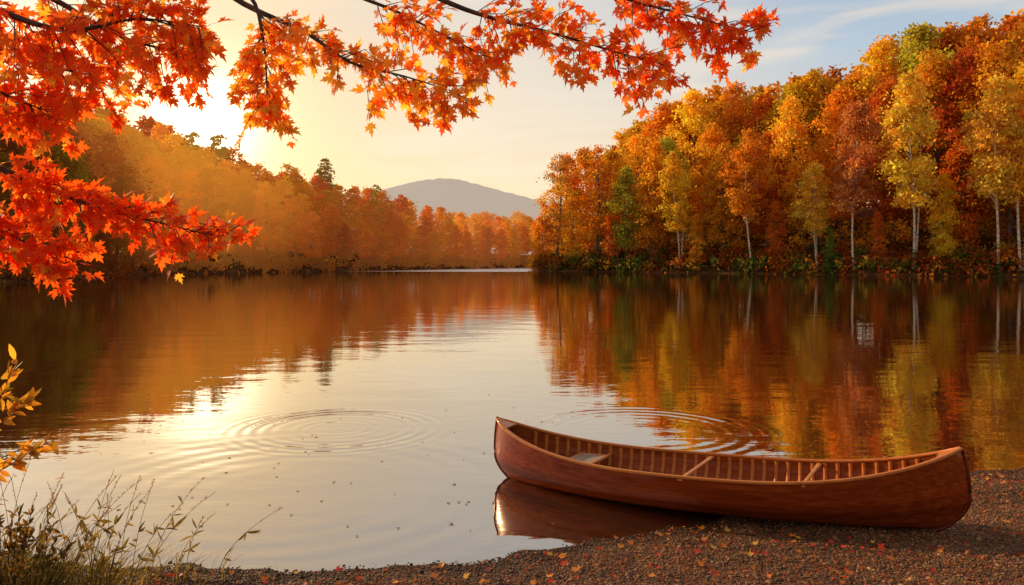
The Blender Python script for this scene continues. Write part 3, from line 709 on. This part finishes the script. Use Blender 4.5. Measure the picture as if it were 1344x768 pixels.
# ------------------------------------------------------------------ loose leaves
variants=[]
for k in range(6):
    V,Fc,Cc=leaves([(0,0,0)],[(0,1,0)],[(0,0,1)],[1.0],[(1,1,1)])
    V=V-np.array([0,.4,0]); V[:,2]=np.abs(V[:,2])*.8
    me=npmesh('fallen_leaf',V,Fc,Cc); me.materials.append(M_FALL); variants.append(me)
FC=[('red',(.70,.045,.014)),('orange',(.80,.24,.025)),('yellow',(.76,.40,.05)),('brown',(.34,.14,.045))]
k=0
while k<150:
    x=rng.uniform(-2.3,4.7); d=rng.uniform(.05,2.2); y=float(np.interp(x,WLX,WLY))-d/.87
    if y<4.72 or abs(x)>.63*y: continue
    if abs((x-1.5)*.5+(y-6.40)*.867)<.42 and -.4<x<3.4: continue
    w,c=FC[rng.choice(4,p=[.36,.38,.12,.14])]
    o=link('fallen_leaf',variants[rng.integers(0,6)]); o.location=(x,y,bz(x,y)+.022); s=rng.uniform(.03,.066); o.scale=(s,)*3
    o.rotation_euler=(rng.uniform(-.1,.6),rng.uniform(-.4,.4),rng.uniform(-1.2,1.2)); o.color=(*[v*rng.uniform(.75,1.05) for v in c],1)
    tag(o,f'{w} fallen leaf lying on the brown gravel shore','leaf',f'{w} fallen leaves on the gravel'); k+=1
k=0
while k<90:
    px=rng.uniform(120,760) if rng.random()<.75 else rng.uniform(0,1300); py=430+290*rng.random()**.9; p=at(px,py,2*F_PX/(py-HY))
    if beach_d(np.array([p.x]),np.array([p.y]))[0]>-.1 or (abs((p.x-1.5)*.5+(p.y-6.40)*.867)<.6 and p.x>-.4): continue
    w,c=FC[rng.choice([1,3],p=[.25,.75])]
    o=link('floating_leaf',variants[rng.integers(0,6)]); o.location=(p.x,p.y,.004); s=rng.uniform(.02,.046); o.scale=(s,s,s*.6)
    o.rotation_euler=(0,0,rng.uniform(0,6.28)); o.color=(*[v*.6 for v in c],1)
    tag(o,f'small {w} leaf floating on the calm lake','leaf',f'{w} leaves floating on the lake'); k+=1
N=3000
x=rng.uniform(-3.2,5.2,N*3); d=rng.uniform(.02,2.4,N*3); y=np.interp(x,WLX,WLY)-d/.87; kp=(y>4.3)&(np.abs(x)<.7*y); x=x[kp][:N]; y=y[kp][:N]; N=len(x)
cc=np.array([(.60,.06,.018),(.66,.20,.03),(.40,.15,.04),(.22,.09,.04)])[rng.integers(0,4,N)]*rng.uniform(.6,1.1,(N,1))
V,Fc,Cc=leaves(np.stack([x,y,beach_z(x,y)+.012],1),np.concatenate([rng.normal(size=(N,2)),rng.normal(size=(N,1))*.3],1),np.concatenate([rng.normal(size=(N,2))*.4,np.ones((N,1))],1),rng.uniform(.012,.032,N),cc)
tag(link('leaf_litter',npmesh('leaf_litter',V,Fc,Cc),M_GRASS),'tiny red and brown leaf scraps strewn over the gravel','leaf litter',None,'stuff')

# ------------------------------------------------------------------ light, sky, camera
SUN_AZ,SUN_EL=R(-52),R(17)
sl=bpy.data.lights.new('sun','SUN'); sl.energy=5.0; sl.angle=R(.5); sl.color=(1,.72,.40)
so=bpy.data.objects.new('sun',sl); COL.objects.link(so)
sd=Vector((math.sin(SUN_AZ)*math.cos(SUN_EL),math.cos(SUN_AZ)*math.cos(SUN_EL),math.sin(SUN_EL)))
so.rotation_euler=sd.to_track_quat('Z','Y').to_euler(); so.location=(-30,40,40)
w=bpy.data.worlds.new('World'); scene.world=w; w.use_nodes=True; t=w.node_tree; t.nodes.clear()
out=t.nodes.new('ShaderNodeOutputWorld')
dirv=nd(t,'ShaderNodeTexCoord').outputs['Generated']
sx=nd(t,'ShaderNodeSeparateXYZ',{0:dirv})
gd=Vector(((266-CX)/F_PX,1.,(HY-163)/F_PX)).normalized()
dot=nd(t,'ShaderNodeVectorMath',{0:dirv,1:tuple(gd)},operation='DOT_PRODUCT').outputs['Value']
z=sx.outputs[2]
warm=ramp(t,z,[(0,lin(240,188,124)),(.10,lin(242,205,153)),(.20,lin(237,212,177)),(.34,lin(222,210,192)),(.7,lin(194,184,170))])
cool=ramp(t,z,[(0,lin(236,190,136)),(.12,lin(226,202,170)),(.24,lin(178,190,200)),(.36,lin(138,165,192)),(.8,lin(180,170,160))])
f=mrange(t,dot,.70,.95)
c=mixc(t,f,cool,warm)
# thin streaky cloud
mp=nd(t,'ShaderNodeMapping',{0:dirv,3:(2.2,2.2,14.)})
cn=nd(t,'ShaderNodeTexNoise',{'Vector':mp.outputs[0],'Scale':2.0,'Detail':6.,'Distortion':.6})
cf=mth(t,'MULTIPLY',mrange(t,cn.outputs[0],.45,.70,0,.65),mrange(t,z,.02,.15))
c=mixc(t,cf,c,lin(246,222,190))
dp=mth(t,'MAXIMUM',dot,0.)
c=mixc(t,mth(t,'MULTIPLY',mth(t,'POWER',dp,36.),.95),c,lin(255,198,90))
def glow(c,p,amp,col):
    g=mth(t,'MULTIPLY',mth(t,'POWER',dp,p),amp)
    return mixc(t,1.0,c,mixc(t,1.0,nd(t,'ShaderNodeCombineColor',{0:g,1:g,2:g}).outputs[0],col,'MULTIPLY'),'ADD')
c=glow(c,200.,.65,(.8,.60,.20))
c=glow(c,800.,2.0,(1.,.9,.75))
sky=nd(t,'ShaderNodeTexSky',sky_type='NISHITA',sun_disc=False,sun_elevation=SUN_EL,sun_rotation=SUN_AZ)
b1=nd(t,'ShaderNodeBackground',{0:sky.outputs[0],1:.05}); b2=nd(t,'ShaderNodeBackground',{0:c,1:.86})
t.links.new(nd(t,'ShaderNodeAddShader',{0:b1.outputs[0],1:b2.outputs[0]}).outputs[0],out.inputs[0])

cd=bpy.data.cameras.new('camera'); cd.lens=28.0; cd.sensor_width=36; cd.shift_y=-(384-HY)/1344; cd.clip_end=9000; cd.clip_start=.05
co=bpy.data.objects.new('camera',cd); COL.objects.link(co); co.location=(0,0,CAMZ); co.rotation_euler=(R(90),0,0); scene.camera=co
scene.view_settings.view_transform='Standard'; scene.view_settings.look='None'; scene.view_settings.exposure=0
